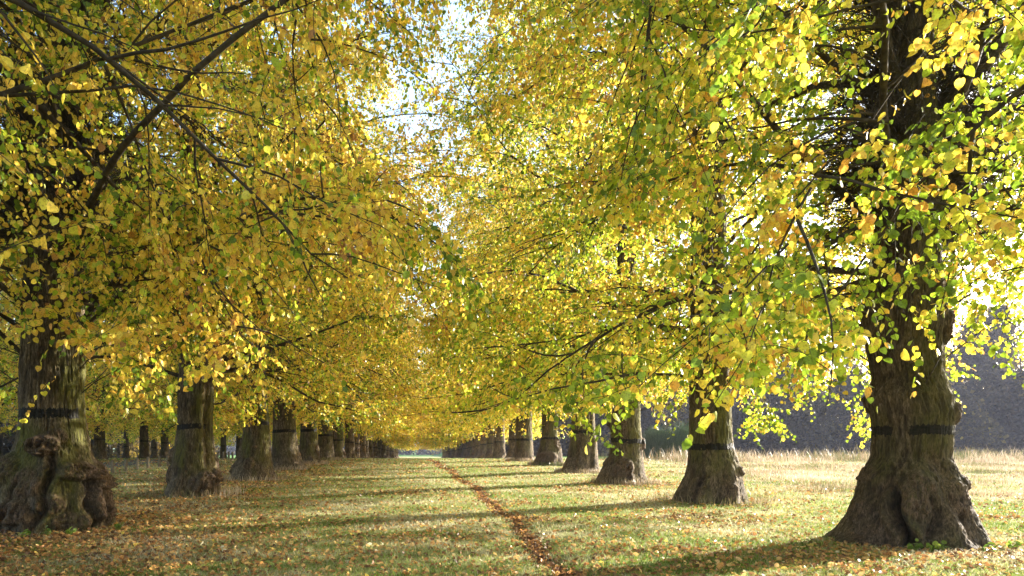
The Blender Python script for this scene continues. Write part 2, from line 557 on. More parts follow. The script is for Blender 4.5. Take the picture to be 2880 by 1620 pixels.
def band_geo(f, zc, hw, seed, gaps=(), tilt=0.0, nth=220):
    th = np.arange(nth) * 2 * math.pi / nth
    rs = np.random.default_rng(seed)
    rows = 9
    t = np.linspace(-1, 1, rows)
    wob = 0.9 * hw * (fbm(xyz(np.cos(th) * 2 + seed, np.sin(th) * 2, 0.1), 3) - 0.5)
    eu = 1.3 * hw * (fbm(xyz(np.cos(th) * 34, np.sin(th) * 34, seed + 0.4), 2) - 0.45)
    el = 1.3 * hw * (fbm(xyz(np.cos(th) * 34, np.sin(th) * 34, seed + 5.4), 2) - 0.45)
    zz = zc + tilt * np.cos(th)[None] + wob[None] + t[:, None] * hw + np.where(t[:, None] > 0, eu[None] * t[:, None], el[None] * t[:, None])
    TH = np.repeat(th[None], rows, 0)
    c, r2, _, _ = f(TH, zz)
    off = 0.006 * (1 - np.abs(t) ** 6)[:, None] - 0.002
    X = c + np.cos(TH) * (r2 + off); Y = np.sin(TH) * (r2 + off)
    idx = np.arange(rows * nth).reshape(rows, nth)
    q = np.stack([idx[:-1], np.roll(idx[:-1], -1, 1), np.roll(idx[1:], -1, 1), idx[1:]], -1)
    ok = fbm(xyz(np.cos(TH[:-1]) * 9 + seed * 3, np.sin(TH[:-1]) * 9, zz[:-1] * 9), 2) > 0.22
    for a0, a1 in gaps:
        tj = np.degrees((TH[:-1] + math.pi) % (2 * math.pi) - math.pi) + 9 * (fbm(xyz(zz[:-1] * 30, TH[:-1] * 6, seed), 2) - 0.5)
        ok &= ~((tj > a0) & (tj < a1))
    q = q[ok]
    q = q.reshape(-1, 4)
    return mesh_from("grease_band", xyz(X, Y, zz).reshape(-1, 3), q.ravel(), np.full(len(q), 4), None, True)


# ------------------------------------------------------------------ crowns
LEAF_FINE = np.array([(0, 0, 0), (1.06, 0, -0.10),
                      (-0.07, 0.20, .03), (0.08, 0.42, .08), (0.40, 0.50, .09), (0.75, 0.35, .03),
                      (-0.05, -0.22, .03), (0.12, -0.43, .08), (0.42, -0.49, .09), (0.76, -0.33, .03)])
FINE_F = [[0, 1, 5, 4, 3, 2], [0, 6, 7, 8, 9, 1]]
LEAF_MID = np.array([(0, 0, 0), (1.04, 0, -0.1), (0.06, 0.45, .07), (0.64, 0.42, .05), (0.08, -0.45, .07), (0.66, -0.41, .05)])
MID_F = [[0, 1, 3, 2], [0, 4, 5, 1]]
LEAF_LOW = np.array([(0, 0, 0), (1.0, 0, 0), (0.4, 0.48, .1), (0.4, -0.48, .1)])
LOW_F = [[0, 1, 2], [0, 3, 1]]


def leaves_geo(pos, tipd, nrm, size, shape, faces):
    """instanced blades as one mesh; returns verts, faces_flat, sizes, per-vertex repeat count"""
    d = norm(tipd)
    s = norm(np.cross(nrm, d))
    n = np.cross(d, s)
    L = shape
    V = pos[:, None, :] + size[:, None, None] * (L[None, :, 0:1] * d[:, None, :] + L[None, :, 1:2] * s[:, None, :] + L[None, :, 2:3] * n[:, None, :])
    nv = len(L)
    fl = np.concatenate([np.array(f) for f in faces])
    F = (np.arange(len(pos))[:, None] * nv + fl[None]).ravel()
    ss = np.tile([len(f) for f in faces], len(pos))
    return V.reshape(-1, 3), F, ss, nv


def grow(starts, dirs, lens, K, droop, wander, rs):
    """polylines (N,K,3): droop = how far the heading sinks along the way"""
    N = len(starts)
    P = np.empty((N, K, 3))
    P[:, 0] = starts
    d = norm(dirs)
    w = rs.normal(size=(N, 3)) * wander
    for k in range(1, K):
        P[:, k] = P[:, k - 1] + d * (lens / (K - 1))[:, None]
        w = 0.6 * w + rs.normal(size=(N, 3)) * wander
        d = d + w
        d[:, 2] -= droop / (K - 1)
        d = norm(d)
    return P


def spawn(P, n, t0, t1, rs, jitter=1.0):
    """n children on each parent: start, tangent, parent index, t"""
    N, K, _ = P.shape
    t = t0 + (t1 - t0) * (np.arange(n)[None] + rs.random((N, n)) * jitter) / n
    u = np.clip(t * (K - 1), 0, K - 1.001)
    i = u.astype(int)
    f = (u - i)[..., None]
    r = np.arange(N)[:, None]
    A, B = P[r, i], P[r, i + 1]
    return (A * (1 - f) + B * f).reshape(-1, 3), norm(B - A).reshape(-1, 3), np.repeat(np.arange(N), n), t.ravel()


def env_r(z):
    return np.interp(z, [2, 4, 7, 11, 15, 19, 23], [6.8, 7.9, 8.7, 9.3, 9.4, 8.2, 5.0])


def crown_geo(seed, nl=34, n2=13, n3=9, nleaf=12, size=0.085, lod='fine', keep=None, low=2.6, thin=0.36):
    rs = np.random.default_rng(seed)
    i = np.arange(nl)
    h = 3.6 + 17.0 * (i / nl) ** 1.25 + rs.normal(size=nl) * 0.25
    az = i * 2.39996 + rs.random() * 6 + rs.normal(size=nl) * 0.25
    el = np.interp(h, [3, 8, 20], [0.35, 0.65, 1.05]) + rs.normal(size=nl) * 0.15
    Ln = env_r(h + 0.5) * np.interp(h, [3, 20], [1.10, 0.95]) * (0.80 + 0.34 * rs.random(nl))
    D = np.stack([np.cos(az) * np.cos(el), np.sin(az) * np.cos(el), np.sin(el)], -1)
    S0 = np.stack([np.cos(az) * 0.15, np.sin(az) * 0.15, h], -1)
    P1 = grow(S0, D, Ln, 12, np.interp(h, [3, 5, 10, 20], [0.75, 1.25, 1.35, 0.8]), 0.085, rs)
    zf = low + 0.75
    P1[..., 2] = np.where(P1[..., 2] < zf, zf + 0.25 * (P1[..., 2] - zf), P1[..., 2])
    t1 = np.linspace(0, 1, 12)
    r1 = (0.062 * np.interp(h, [3, 8, 20], [0.85, 1.1, 0.7]) * (0.7 + 0.6 * rs.random(nl)))[:, None] * (1 - 0.88 * t1[None])
    # second order
    s, tn, pi, t = spawn(P1, n2, 0.14, 1.0, rs)
    side = np.where(np.arange(len(s)) % 2 == 0, 1.0, -1.0)[:, None] * norm(np.cross(tn, np.array([0, 0, 1.0]))) 
    D2 = tn * 0.75 + side * (0.45 + 0.55 * rs.random((len(s), 1))) + rs.normal(size=(len(s), 3)) * 0.28
    L2 = (0.40 * Ln[pi]) * (1.05 - 0.55 * t) * (0.6 + 0.7 * rs.random(len(s)))
    P2 = grow(s, D2, L2, 8, 0.85, 0.09, rs)
    r2 = (0.022 * (1.2 - 0.6 * t) * (0.6 + 0.8 * rs.random(len(s))))[:, None] * (1 - 0.85 * np.linspace(0, 1, 8)[None])
    # twigs
    s, tn, pi2, t = spawn(P2, n3, 0.08, 1.0, rs)
    D3 = tn * 0.6 + rs.normal(size=(len(s), 3)) * 0.6 + np.array([0, 0, -0.1])
    L3 = (0.45 + 0.6 * rs.random(len(s))) * (0.75 + 0.25 * np.clip(L2[pi2], 0.4, 2))
    P3 = grow(s, D3, L3, 5, 0.9, 0.10, rs)
    r3 = (0.0048 * (0.7 + 0.6 * rs.random(len(s))))[:, None] * (1 - 0.7 * np.linspace(0, 1, 5)[None])
    # browsing line and gaps
    zend = P3[:, -1, 2]
    c = P3[:, 2]
    lim = low + 1.1 * (fbm(c * 0.35 + seed, 2) - 0.5) * 2
    ok = zend > lim
    dens = fbm(c * 0.55 + seed * 3.1, 3)
    ok &= dens > thin
    ok &= (np.hypot(c[:, 0], c[:, 1]) > 1.7) | (vnoise(c * 41.3) < 0.36)
    if keep is not None:
        ok &= keep(c)
    P3, r3 = P3[ok], r3[ok]
    # leaves
    nlf = nleaf
    ps, tn, pi3, t = spawn(P3, nlf, 0.06, 1.0, rs)
    M = len(ps)
    sd = np.where(np.arange(M) % 2 == 0, 1.0, -1.0)[:, None] * norm(np.cross(tn, np.array([0, 0, 1.0])) + 1e-6)
    rn = rs.normal(size=(M, 3))
    tip = 0.55 * sd + 0.25 * tn + 0.38 * rn + np.array([0, 0, -0.75])
    out = norm(np.stack([ps[:, 0], ps[:, 1], 0 * ps[:, 0]], -1))
    nrm = rs.normal(size=(M, 3)) * 0.55 + 0.45 * out + np.array([0, 0, 0.55])
    pos = ps + sd * 0.02 + rs.normal(size=(M, 3)) * 0.015 + np.array([0, 0, -0.02])
    sz = size * (0.55 + 0.65 * rs.random(M))
    clump = fbm(ps * 0.5 + 31 + seed, 3)
    fine = fbm(ps * 2.3 + 11 + seed, 2)
    tint = 0.43 + 1.15 * (clump - 0.5) + 0.8 * (fine - 0.5) + 0.24 * rs.normal(size=M) + 0.10 * (np.hypot(ps[:, 0], ps[:, 1]) / 7 - 0.6)
    tint = np.clip(tint, 0.0, 1.0)
    shp, fc = {'fine': (LEAF_FINE, FINE_F), 'mid': (LEAF_MID, MID_F), 'low': (LEAF_LOW, LOW_F)}[lod]
    V, F, ss, nv = leaves_geo(pos, tip, nrm, sz, shp, fc)
    leaf = mesh_from("crown", V, F, ss, {"tint": np.repeat(tint, nv)})
    S1, S2, S3 = {'fine': (9, 5, 3), 'mid': (7, 4, 3), 'low': (5, 3, 3)}[lod]
    if keep is not None:
        k2 = keep(P2[:, 4]) & keep(P2[:, -1])
        P2, r2 = P2[k2], r2[k2]
        k1 = keep(P1[:, 5]) & keep(P1[:, 8]) & keep(P1[:, -1], 1.5)
        P1, r1 = P1[k1], r1[k1]
    k2 = P2[:, :, 2].min(1) > low + 0.1
    P2, r2 = P2[k2], r2[k2]
    parts = [tubes(P1, r1, S1), tubes(P2, r2, S2)]
    if lod != 'low':
        parts.append(tubes(P3, r3, 3))
    # trunk-clasping shoots (dense dark thicket of fine twigs)
    ne = {'fine': 2600, 'mid': 420, 'low': 40}[lod]
    za = rs.choice([5.9, 6.6, 7.6, 9.5], ne) + rs.normal(size=ne) * 0.45
    aa = rs.choice([0.1, 3.1, 3.3, 5.9], ne) + rs.normal(size=ne) * 0.42
    S4 = np.stack([np.cos(aa) * 0.45, np.sin(aa) * 0.45, za], -1)
    D4 = np.stack([np.cos(aa), np.sin(aa), 0.5 + 0 * aa], -1) + rs.normal(size=(ne, 3)) * 0.45
    P4 = grow(S4, D4, 0.4 + 1.6 * rs.random(ne), 6, 0.5, 0.20, rs)
    parts.append(tubes(P4, np.full((ne, 6), 0.0095) * np.linspace(1, 0.4, 6)[None], 3))
    ne = {'fine': 46, 'mid': 26, 'low': 4}[lod]
    za = 2.6 + 4.0 * rs.random(ne)
    aa = rs.random(ne) * 6.283
    S5 = np.stack([np.cos(aa) * 0.5, np.sin(aa) * 0.5, za], -1)
    D5 = np.stack([np.cos(aa), np.sin(aa), 0.9 + 0 * aa], -1) + rs.normal(size=(ne, 3)) * 0.25
    P5 = grow(S5, D5, 1.2 + 1.4 * rs.random(ne), 7, 0.2, 0.06, rs)
    parts.append(tubes(P5, np.full((ne, 7), 0.013) * np.linspace(1, 0.25, 7)[None], 4))
    V, F, ss = merge(parts)
    wood = mesh_from("branches", V, F, ss, {"burl": np.zeros(len(V))}, True)
    leaf.materials.append(LEAF_GOLD)
    wood.materials.append(TWIG)
    print("crown", seed, lod, M, "leaves")
    return leaf, wood


# ------------------------------------------------------------------ trees
F_PX = 1717.0
VPX, HOR = 1055.0, 1125.0


def profile(Z, axis_px, rows):
    """rows of (y, left, right) measured on the photo at distance Z -> metres about the trunk axis"""
    s = F_PX / Z
    c = math.cos(math.atan2(axis_px - VPX, F_PX))      # widths read off-axis are stretched by the lens
    return [(EYE - (y - HOR) / s, (a - axis_px) / s * c, (b - axis_px) / s * c) for y, a, b in rows]


def generic_profile(r, flare, seed):
    rs = np.random.default_rng(seed)
    j = lambda: r * 0.08 * rs.normal()
    return [(-0.2, -r - flare * 1.1, r + flare * 1.1), (0.0, -r - flare, r + flare), (0.35, -r - flare * .45 + j(), r + flare * .45 + j()), (0.9, -r - flare * .12 + j(), r + flare * .12 + j()),
            (1.7, -r + j() * .5, r + j() * .5), (3, -r * .92, r * .92), (6, -r * .78, r * .78), (9, -r * .6, r * .6)]


def bough_part(root, pts, r0, r1):
    P = np.array(pts, float)
    t = np.linspace(0, 1, len(P)); u = np.linspace(0, 1, 28)
    Q = np.stack([np.interp(u, t, P[:, k]) for k in range(3)], -1)
    for _ in range(3):
        Q[1:-1] = (Q[:-2] + Q[1:-1] * 2 + Q[2:]) / 4
    Q[1:-1] += 0.10 * (fbm(Q[1:-1, None, :] * 1.3 + np.array([[0, 0, 0], [7, 3, 1], [2, 9, 4]])[None], 3) - 0.5)
    V, F, ss = tubes(Q[None], (r0 + (r1 - r0) * u)[None] * (1 + 0.15 * (fbm(Q * 5, 2)[None] - 0.5)), 12)
    link("bough", mesh_from("bough", V, F, ss, {"burl": np.zeros(len(V))}, True), TWIG, root)


def make_tree(X, Y, trunk_me, band_me, crown, label, group, leafmat, barkmat, rz=0.0, trunk_rz=0.0, zb=None, zscale=1.0):
    z = float(ground_z(X, Y)) if zb is None else zb
    root = bpy.data.objects.new("lime_tree", None)
    root.empty_display_size = 0.5
    root.location = (X, Y, z)
    COL.objects.link(root)
    tag(root, label, "tree", group)
    tr = link("trunk", trunk_me, None, root, rz=trunk_rz, obj_mat=barkmat)
    if band_me is not None:
        link("grease_band", band_me, None, tr)
    if crown is not None:
        c = link("crown", crown[0], None, root, rz=rz, obj_mat=leafmat)
        b = link("branches", crown[1], None, root, rz=rz)
        c.scale = (1, 1, zscale)
        b.scale = (1, 1, zscale)
    return root


GL = "lime trees in the left-hand avenue row"
GR = "lime trees in the right-hand avenue row"
LZ = [13.9 + S_ROW * (k - 1) for k in range(0, 27)]
RZ = [11.6 + S_ROW * (k - 1) for k in range(0, 28)]


def sun_side_open(P, extra=1.0):
    """the outer, field side of the right-hand row is browsed and wind-thinned higher up"""
    x = P[:, 0]
    h = vnoise(P * 37.7)
    airy = np.interp(x, [1.5, 4, 8], [1.0, 0.62, 0.50])  # outer crown thinned so more sun reaches the avenue
    return (h < 0.22 + airy * 0.62) & ((x < 0.5) | (P[:, 2] > 2.5 + 0.42 * (x - 0.5) + 1.2 * (fbm(P * 0.5 + 3, 2) - 0.5)))


def keep_clear(tx, ty, rz, rad=2.9, hero_right=False):
    def k(P, extra=1.0):
        c, s = math.cos(rz), math.sin(rz)
        x = c * P[:, 0] - s * P[:, 1] + tx
        y = s * P[:, 0] + c * P[:, 1] + ty
        d = np.sqrt(x * x + y * y + (P[:, 2] - EYE) ** 2)
        ok = d > rad * extra
        if tx > 0:      # foliage thinned along the camera's view of the first right-hand trunk
            al, pe = -0.58 * P[:, 0] - 0.815 * P[:, 1], 0.815 * P[:, 0] - 0.58 * P[:, 1]
            g = (np.abs(pe) < 1.0) & (al > -0.3) & (al < 6.0) & (P[:, 2] < 9.5 - 0.6 * np.maximum(al, 0)) if hero_right else (np.abs(0.82 * (x - 5.2) - 0.574 * (y - 7.4)) < 0.85) & (y < 10.5) & (P[:, 2] < 8)
            ok &= ~g | (fbm(P * 1.3 + 7, 2) > 0.60)
            if hero_right:      # foliage left out along the camera's view of the second right-hand trunk
                ok &= ~((np.abs(x - 0.427 * y) < 0.75) & (y > 9) & (P[:, 2] < 1.6 + 0.26 * y)) | (fbm(P * 1.1 + 2, 2) > 0.58)
            ok &= (P[:, 0] < 6.5) | (vnoise(P * 37.7) < 0.52)  # outermost field-side foliage thinned to pass sunlight
        elif ty > 10:
            al, pe = 0.47 * P[:, 0] - 0.885 * P[:, 1], 0.885 * P[:, 0] + 0.47 * P[:, 1]
            g = (np.abs(pe) < 0.8) & (al > -0.3) & (al < 6.0) & (P[:, 2] < 4.3 - 0.25 * np.maximum(al, 0))
            ok &= ~g | (fbm(P * 1.3 + 7, 2) > 0.60)
        return ok
    return k


HERO = {
    ('R', 1): dict(axis=2285, rows=[(1385, 2040, 2505), (1365, 2062, 2488), (1340, 2095, 2472), (1300, 2122, 2452), (1250, 2143, 2428), (1210, 2155, 2422), (1150, 2186, 2388), (1085, 2190, 2395), (1040, 2184, 2405),
                                     (1000, 2172, 2396), (950, 2192, 2378), (850, 2172, 2376), (790, 2166, 2385), (700, 2184, 2372), (620, 2186, 2366), (550, 2180, 2380), (400, 2205, 2368), (200, 2232, 2350)],
                   burls=[(-150, 1.15, .06, .25, .16), (-10, 1.05, .05, .14, .13), (178, 2.35, .04, .2, .16), (2, 2.18, .05, .22, .2), (-82, 0.85, .10, .24, .40), (-140, .55, .06, .2, .2), (-35, .8, .05, .2, .3),
                          (180, 3.9, .08, .18, .22), (-120, 4.6, .07, .2, .25), (5, 3.6, .1, .2, .3), (-110, .2, .06, .3, .3)],
                   clefts=((-88, .0, -106, .95, .48, .055), (-72, .15, -64, 1.0, .16, .07), (-128, .1, -116, 1.2, .10, .12), (-40, .1, -55, 1.6, .08, .12), (-112, 4.3, -104, 6.2, .14, .10)), band=(1085, 12), gaps=((-117, -93),), tilt=0.0),
    ('R', 2): dict(axis=1788, rows=[(1275, 1680, 1892), (1258, 1692, 1880), (1230, 1706, 1874), (1200, 1722, 1868), (1170, 1728, 1860), (1125, 1733, 1845), (1050, 1733, 1840), (900, 1735, 1836), (700, 1740, 1830), (500, 1738, 1826), (200, 1748, 1815)],
                   burls=[(-15, .85, .08, .15, .15), (-60, .3, .06, .2, .25), (-110, .35, -.12, .12, .35)], clefts=((-118, .02, -112, .8, .18, .07), (-64, .02, -70, 1.0, .08, .09), (-95, 1.5, -93, 6, .06, .09)), band=(1125, 8), gaps=(), tilt=0.01),
    ('R', 3): dict(axis=1573, rows=[(1222, 1488, 1640), (1210, 1497, 1630), (1190, 1508, 1622), (1150, 1532, 1616), (1110, 1537, 1614), (1065, 1533, 1612), (1020, 1545, 1611), (960, 1552, 1610), (800, 1552, 1605)],
                   burls=[(-90, .55, .16, .32, .4), (180, 2.35, .1, .16, .2), (0, 1.5, .1, .16, .25), (-160, .8, .09, .2, .2), (-100, 2.5, .05, .2, .2)], clefts=((-75, .05, -78, .5, .12, .06), (-108, .05, -104, .5, .12, .06)), band=(1110, 6), gaps=(), tilt=-0.03),
    ('R', 4): dict(axis=1462, rows=[(1192, 1402, 1512), (1184, 1410, 1508), (1150, 1426, 1504), (1090, 1437, 1498), (1020, 1440, 1494), (900, 1442, 1490)], burls=[(-50, 1.2, -.14, .10, 2.0), (-110, 1.6, -.08, .09, 2.0)], band=(1088, 4), gaps=(), tilt=0.0),
    ('R', 5): dict(axis=1381, rows=[(1172, 1336, 1422), (1166, 1341, 1417), (1130, 1354, 1412), (1100, 1362, 1402), (1000, 1364, 1406)], burls=[(-40, 1.3, .12, .25, .5), (-100, .4, .12, .6, .35)], band=(1104, 3), gaps=(), tilt=0.0),
    ('R', 6): dict(axis=1318, rows=[(1166, 1288, 1348), (1160, 1291, 1345), (1130, 1295, 1342), (1090, 1298, 1339), (1000, 1300, 1338)], burls=[], band=(1107, 3), gaps=(), tilt=0.0),
    ('L', 1): dict(axis=138, rows=[(1340, -45, 308), (1322, -32, 296), (1280, -22, 290), (1230, -8, 276), (1190, 6, 262), (1150, 25, 240), (1110, 38, 228), (1042, 46, 219), (1000, 46, 217), (850, 56, 215), (700, 62, 214), (600, 72, 214), (400, 85, 200), (100, 95, 190)],
                   burls=[(-104, 1.62, .24, .27, .21), (-62, 1.12, .20, .30, .20), (-30, .95, .18, .22, .22), (-84, 1.80, .07, .19, .16), (-160, 1.15, .18, .3, .35), (-50, .50, .12, .14, .4), (-24, .45, .10, .12, .45), 
                          (-128, .35, .14, .22, .25), (5, 1.0, .10, .25, .35), (-92, .5, .12, .16, .22), (-75, 0.15, .1, .2, .2), (-120, .9, .06, .2, .3), (175, 1.0, .2, .3, .4)],
                   clefts=((-103, .1, -88, 1.55, .20, .06), (-56, .05, -57, 1.05, .22, .06), (-24, .0, -30, .7, .16, .05), (-140, .05, -128, 1.0, .16, .07)), band=(1042, 12), gaps=((-42, 20), (-104, -100)), tilt=0.0),
    ('L', 2): dict(axis=485, rows=[(1260, 402, 562), (1248, 409, 555), (1220, 420, 556), (1200, 425, 552), (1150, 433, 545), (1100, 443, 538), (1075, 447, 535), (950, 450, 536), (850, 452, 532), (600, 455, 525), (300, 460, 515)],
                   burls=[(-62, .55, .16, .25, .3), (-25, .65, .16, .2, .28), (-85, .4, .10, .2, .25), (180, 1.3, .08, .15, .3), (-170, .7, .08, .15, .3), (0, 1.0, .07, .15, .25)], clefts=((-72, .05, -76, .55, .14, .05), (-42, .05, -44, .7, .14, .05), (-55, 1.0, -50, 4.0, .08, .1)), band=(1075, 7), gaps=((-70, -58), (-50, -20)), tilt=0.02),
    ('L', 3): dict(axis=645, rows=[(1216, 562, 708), (1205, 572, 700), (1190, 584, 694), (1160, 597, 686), (1110, 608, 682), (1065, 613, 679), (1000, 611, 674), (850, 614, 670)],
                   burls=[(-110, .7, .12, .2, .25), (-95, 1.4, .06, .1, .1), (170, .5, .1, .2, .3)], band=(1066, 5), gaps=(), tilt=-0.02),
    ('L', 4): dict(axis=715, rows=[(1190, 672, 792), (1183, 680, 780), (1165, 683, 762), (1130, 684, 751), (1085, 685, 745), (1020, 687, 742), (900, 690, 738)], burls=[], band=(1086, 4), gaps=(), tilt=0.02),
    ('L', 5): dict(axis=776, rows=[(1177, 746, 816), (1170, 751, 810), (1140, 754, 802), (1085, 756, 797), (1000, 758, 795)], burls=[(-30, 1, .08, .2, .4)], band=(1084, 3.4), gaps=(), tilt=0.02),
    ('L', 6): dict(axis=819, rows=[(1166, 792, 850), (1160, 797, 844), (1130, 799, 839), (1080, 801, 836), (1000, 803, 834)], burls=[], band=(1096, 3), gaps=(), tilt=0.0),
}
LABELS = {
    ('R', 0): "yellow-green lime crown reaching in at the top right corner, trunk out of view",
    ('R', 1): "huge dark lime tree at the right with a broken black band and split root foot",
    ('R', 2): "lime tree second on the right, smooth flared grey-green trunk with an unbroken black band",
    ('R', 3): "lime tree third on the right, round burl at the foot of its mossy trunk",
    ('R', 4): "lime tree fourth on the right, ribbed grey trunk looking like two stems grown together",
    ('R', 5): "lime tree fifth on the right, slim waist above a lumpy brown foot",
    ('R', 6): "lime tree sixth on the right, straight column-like grey trunk half under low leaves",
    ('L', 0): "golden lime crown overhanging the top left corner, trunk out of view",
    ('L', 1): "massive gnarled lime tree at the left edge with bulging brown burls over its foot",
    ('L', 2): "mossy lime tree second on the left, lumpy burl low on its right side",
    ('L', 3): "lime tree third on the left, mossy trunk with a small knot and widely splayed roots",
    ('L', 4): "lime tree fourth on the left, plain grey trunk with one long root sweeping right",
    ('L', 5): "lime tree fifth on the left, brown trunk just behind the one with the sweeping root",
    ('L', 6): "lime tree sixth on the left, pale straight trunk with a thin black band",
}

# shared crowns
C_MID = [crown_geo(21 + k, 52, 16, 10, 13, 0.10, 'mid', low=2.45, thin=0.33) for k in range(3)]
C_MIDR = [crown_geo(31 + k, 52, 16, 10, 13, 0.10, 'mid', sun_side_open, low=2.45, thin=0.33) for k in range(2)]
C_LOW = [crown_geo(41 + k, 40, 13, 8, 9, 0.18, 'low', low=2.5, thin=0.33) for k in range(3)]
# shared trunks for the distance
G_TR = []
for k in range(4):
    bl = [(-60 + 50 * k, .5 + .2 * k, .1, .25, .3), (-120, .8, .08, .2, .3)] if k != 2 else []
    gm, gf = trunk_geo(generic_profile(0.52 + 0.05 * k, 0.34, k), bl, (), 60 + k, 72, 110, rough=0.8)
    gm.materials.append(BARK)
    bm_ = band_geo(gf, 1.75, 0.07, k, (), 0, 72)
    bm_.materials.append(GREASE)
    G_TR.append((gm, bm_))

rr = random.Random(3)


def row(side, X0, zs):
    for k, Y in enumerate(zs):
        key = (side, k)
        h = HERO.get(key)
        if h:
            X = (h['axis'] - VPX) / F_PX * Y
            prof = profile(Y, h['axis'], h['rows'])
            zb = prof[1][0]
            prof = [(a - zb, b, c) for a, b, c in prof]
            fine = 1.0 if k == 1 else 0.6 if k < 4 else 0.35
            me, f = trunk_geo(prof, h['burls'], h.get('clefts', ()), 100 + k + (50 if side == 'R' else 0), int(420 * fine), int(420 * fine), roots=6 if k < 4 else 5, rough=1.0)
            me.materials.append(BARK)
            by, bh = h['band']
            s = F_PX / Y
            bz = EYE - (by - HOR) / s - zb
            bme = band_geo(f, bz, bh / s, k * 7 + (3 if side == 'R' else 0), h['gaps'], h['tilt'], int(420 * fine))
            bme.materials.append(GREASE)
            trz = -math.atan2(h['axis'] - VPX, F_PX)
        else:
            X = X0 + rr.uniform(-.25, .25)
            zb = None
            me, bme = G_TR[(k * 3 + (1 if side == 'R' else 0)) % 4]
            trz = rr.uniform(0, 6.28)
        rz = rr.uniform(0, 6.28)
        if k <= 1:
            rz = 0.0
            cr = crown_geo(300 + k * 10 + (5 if side == 'R' else 0), 50 if side == 'L' else 56, 18, 11, 15, (0.090 if side == 'L' else 0.082) if k else 0.076, 'fine', keep_clear(X, Y, rz, 3.9, side == 'R' and k == 1), low=(3.0 if side == 'L' else 2.5) if k == 0 else 2.2 if side == 'L' else 1.75, thin=0.355 if side == 'L' else 0.27)
        elif k <= 8 and side == 'R':
            cr = C_MIDR[k % 2]
            rz = rr.uniform(-.45, .45)
        elif k <= 8:
            cr = C_MID[(k + (1 if side == 'R' else 0)) % 3]
        else:
            cr = C_LOW[(k + (1 if side == 'R' else 0)) % 3]
        lab = LABELS.get(key, "lime tree in the distant %s part of the avenue, half lost among its neighbours" % ('left-hand' if side == 'L' else 'right-hand') if k > 8 else
                         "narrow grey lime trunk beyond the sixth %s-hand one, where the row closes up" % ('left' if side == 'L' else 'right'))
        lm = LEAF_GOLD if side == 'L' else (LEAF_MIX if k not in (0, 1, 3) else LEAF_GREEN)
        if side == 'L' and k in (2, 5): lm = LEAF_MIX
        if k > 6: lm = LEAF_GOLD
        make_tree(X, Y, me, bme, cr, lab, GL if side == 'L' else GR, lm, BARK_BROWN if side == 'R' and k == 1 else BARK if (k % 2 == 1 or k == 2) else BARK_GREY, rz, trz, zb)
        if key == ('L', 1):
            root_ = bpy.data.objects[[o.name for o in COL.objects if o.name.startswith("lime_tree")][-1]]
            bough_part(root_, [(.2, -.2, 4.0), (1.8, -2.8, 4.9), (3.4, -4.8, 5.55), (4.9, -5.9, 6.1), (6.5, -6.2, 7.1)], .062, .028)
            bough_part(root_, [(.3, 0, 3.4), (1.0, -.5, 4.3), (2.0, -.7, 5.4), (3.3, -.7, 6.1)], .09, .03)
            bough_part(root_, [(2.0, -1.3, 6.6), (3.0, -1.5, 5.6), (4.0, -1.7, 4.4), (4.6, -1.8, 3.6)], .05, .015)
            bough_part(root_, [(-.3, -.1, 3.2), (-1.0, -.5, 4.0), (-1.7, -.8, 4.3), (-2.6, -1.0, 4.9)], .05, .02)
        if key == ('R', 1):
            root_ = bpy.data.objects[[o.name for o in COL.objects if o.name.startswith("lime_tree")][-1]]
            bough_part(root_, [(.3, 0, 5.9), (.9, -.4, 6.3), (1.4, -.5, 6.1), (2.0, -.6, 5.2), (2.6, -.7, 4.7)], .11, .04)
            bough_part(root_, [(-.3, 0, 5.5), (-1.0, -.3, 5.3), (-1.7, -.4, 4.9), (-2.6, -.6, 4.3)], .075, .02)
            bough_part(root_, [(.2, 0, 7.0), (1.0, -.3, 7.9), (1.7, -.6, 9.0), (2.3, -.8, 10.4)], .16, .08)
            bough_part(root_, [(-.2, 0, 7.2), (-.7, -.5, 8.0), (-1.2, -.9, 9.0), (-2.0, -1.4, 10.4)], .13, .07)


row('L', LX, LZ)
row('R', RX, RZ)

# second avenue beyond the road on the left
for k, (X, Y) in enumerate([(-26.5, 30), (-27.5, 44), (-27.3, 57.5), (-27, 66), (-28, 75), (-27.5, 84), (-27, 93), (-27.5, 103), (-28, 113), (-27, 124), (-27.5, 136), (-27, 150),
                            (-42, 38), (-42.5, 50), (-43, 62), (-42, 74), (-43, 86), (-42, 98), (-42.5, 110), (-42, 124), (-43, 140)]):
    me, bme = G_TR[k % 4]
    if k < 12:
        lab, gp = "lime tree of the further avenue, standing just beyond the road and low posts", "lime trees just beyond the road on the left"
    else:
        lab, gp = "lime tree in the farthest left row, behind the first row beyond the road", "lime trees in the farthest left row"
    far_tree = make_tree(X + rr.uniform(-.5, .5), Y, me, bme, C_LOW[k % 3] if k % 12 > 2 else C_MID[k % 3], lab, gp, LEAF_GOLD if k % 3 else LEAF_MIX, BARK_DARK, rr.uniform(0, 6.28), rr.uniform(0, 6.28))
    gs = rr.uniform(.58, .8)
    for ch in COL.objects:
        if ch.parent is far_tree or ch.parent == far_tree:
            if ch.name.startswith('trunk'):
                ch.scale = (gs, gs, 1)

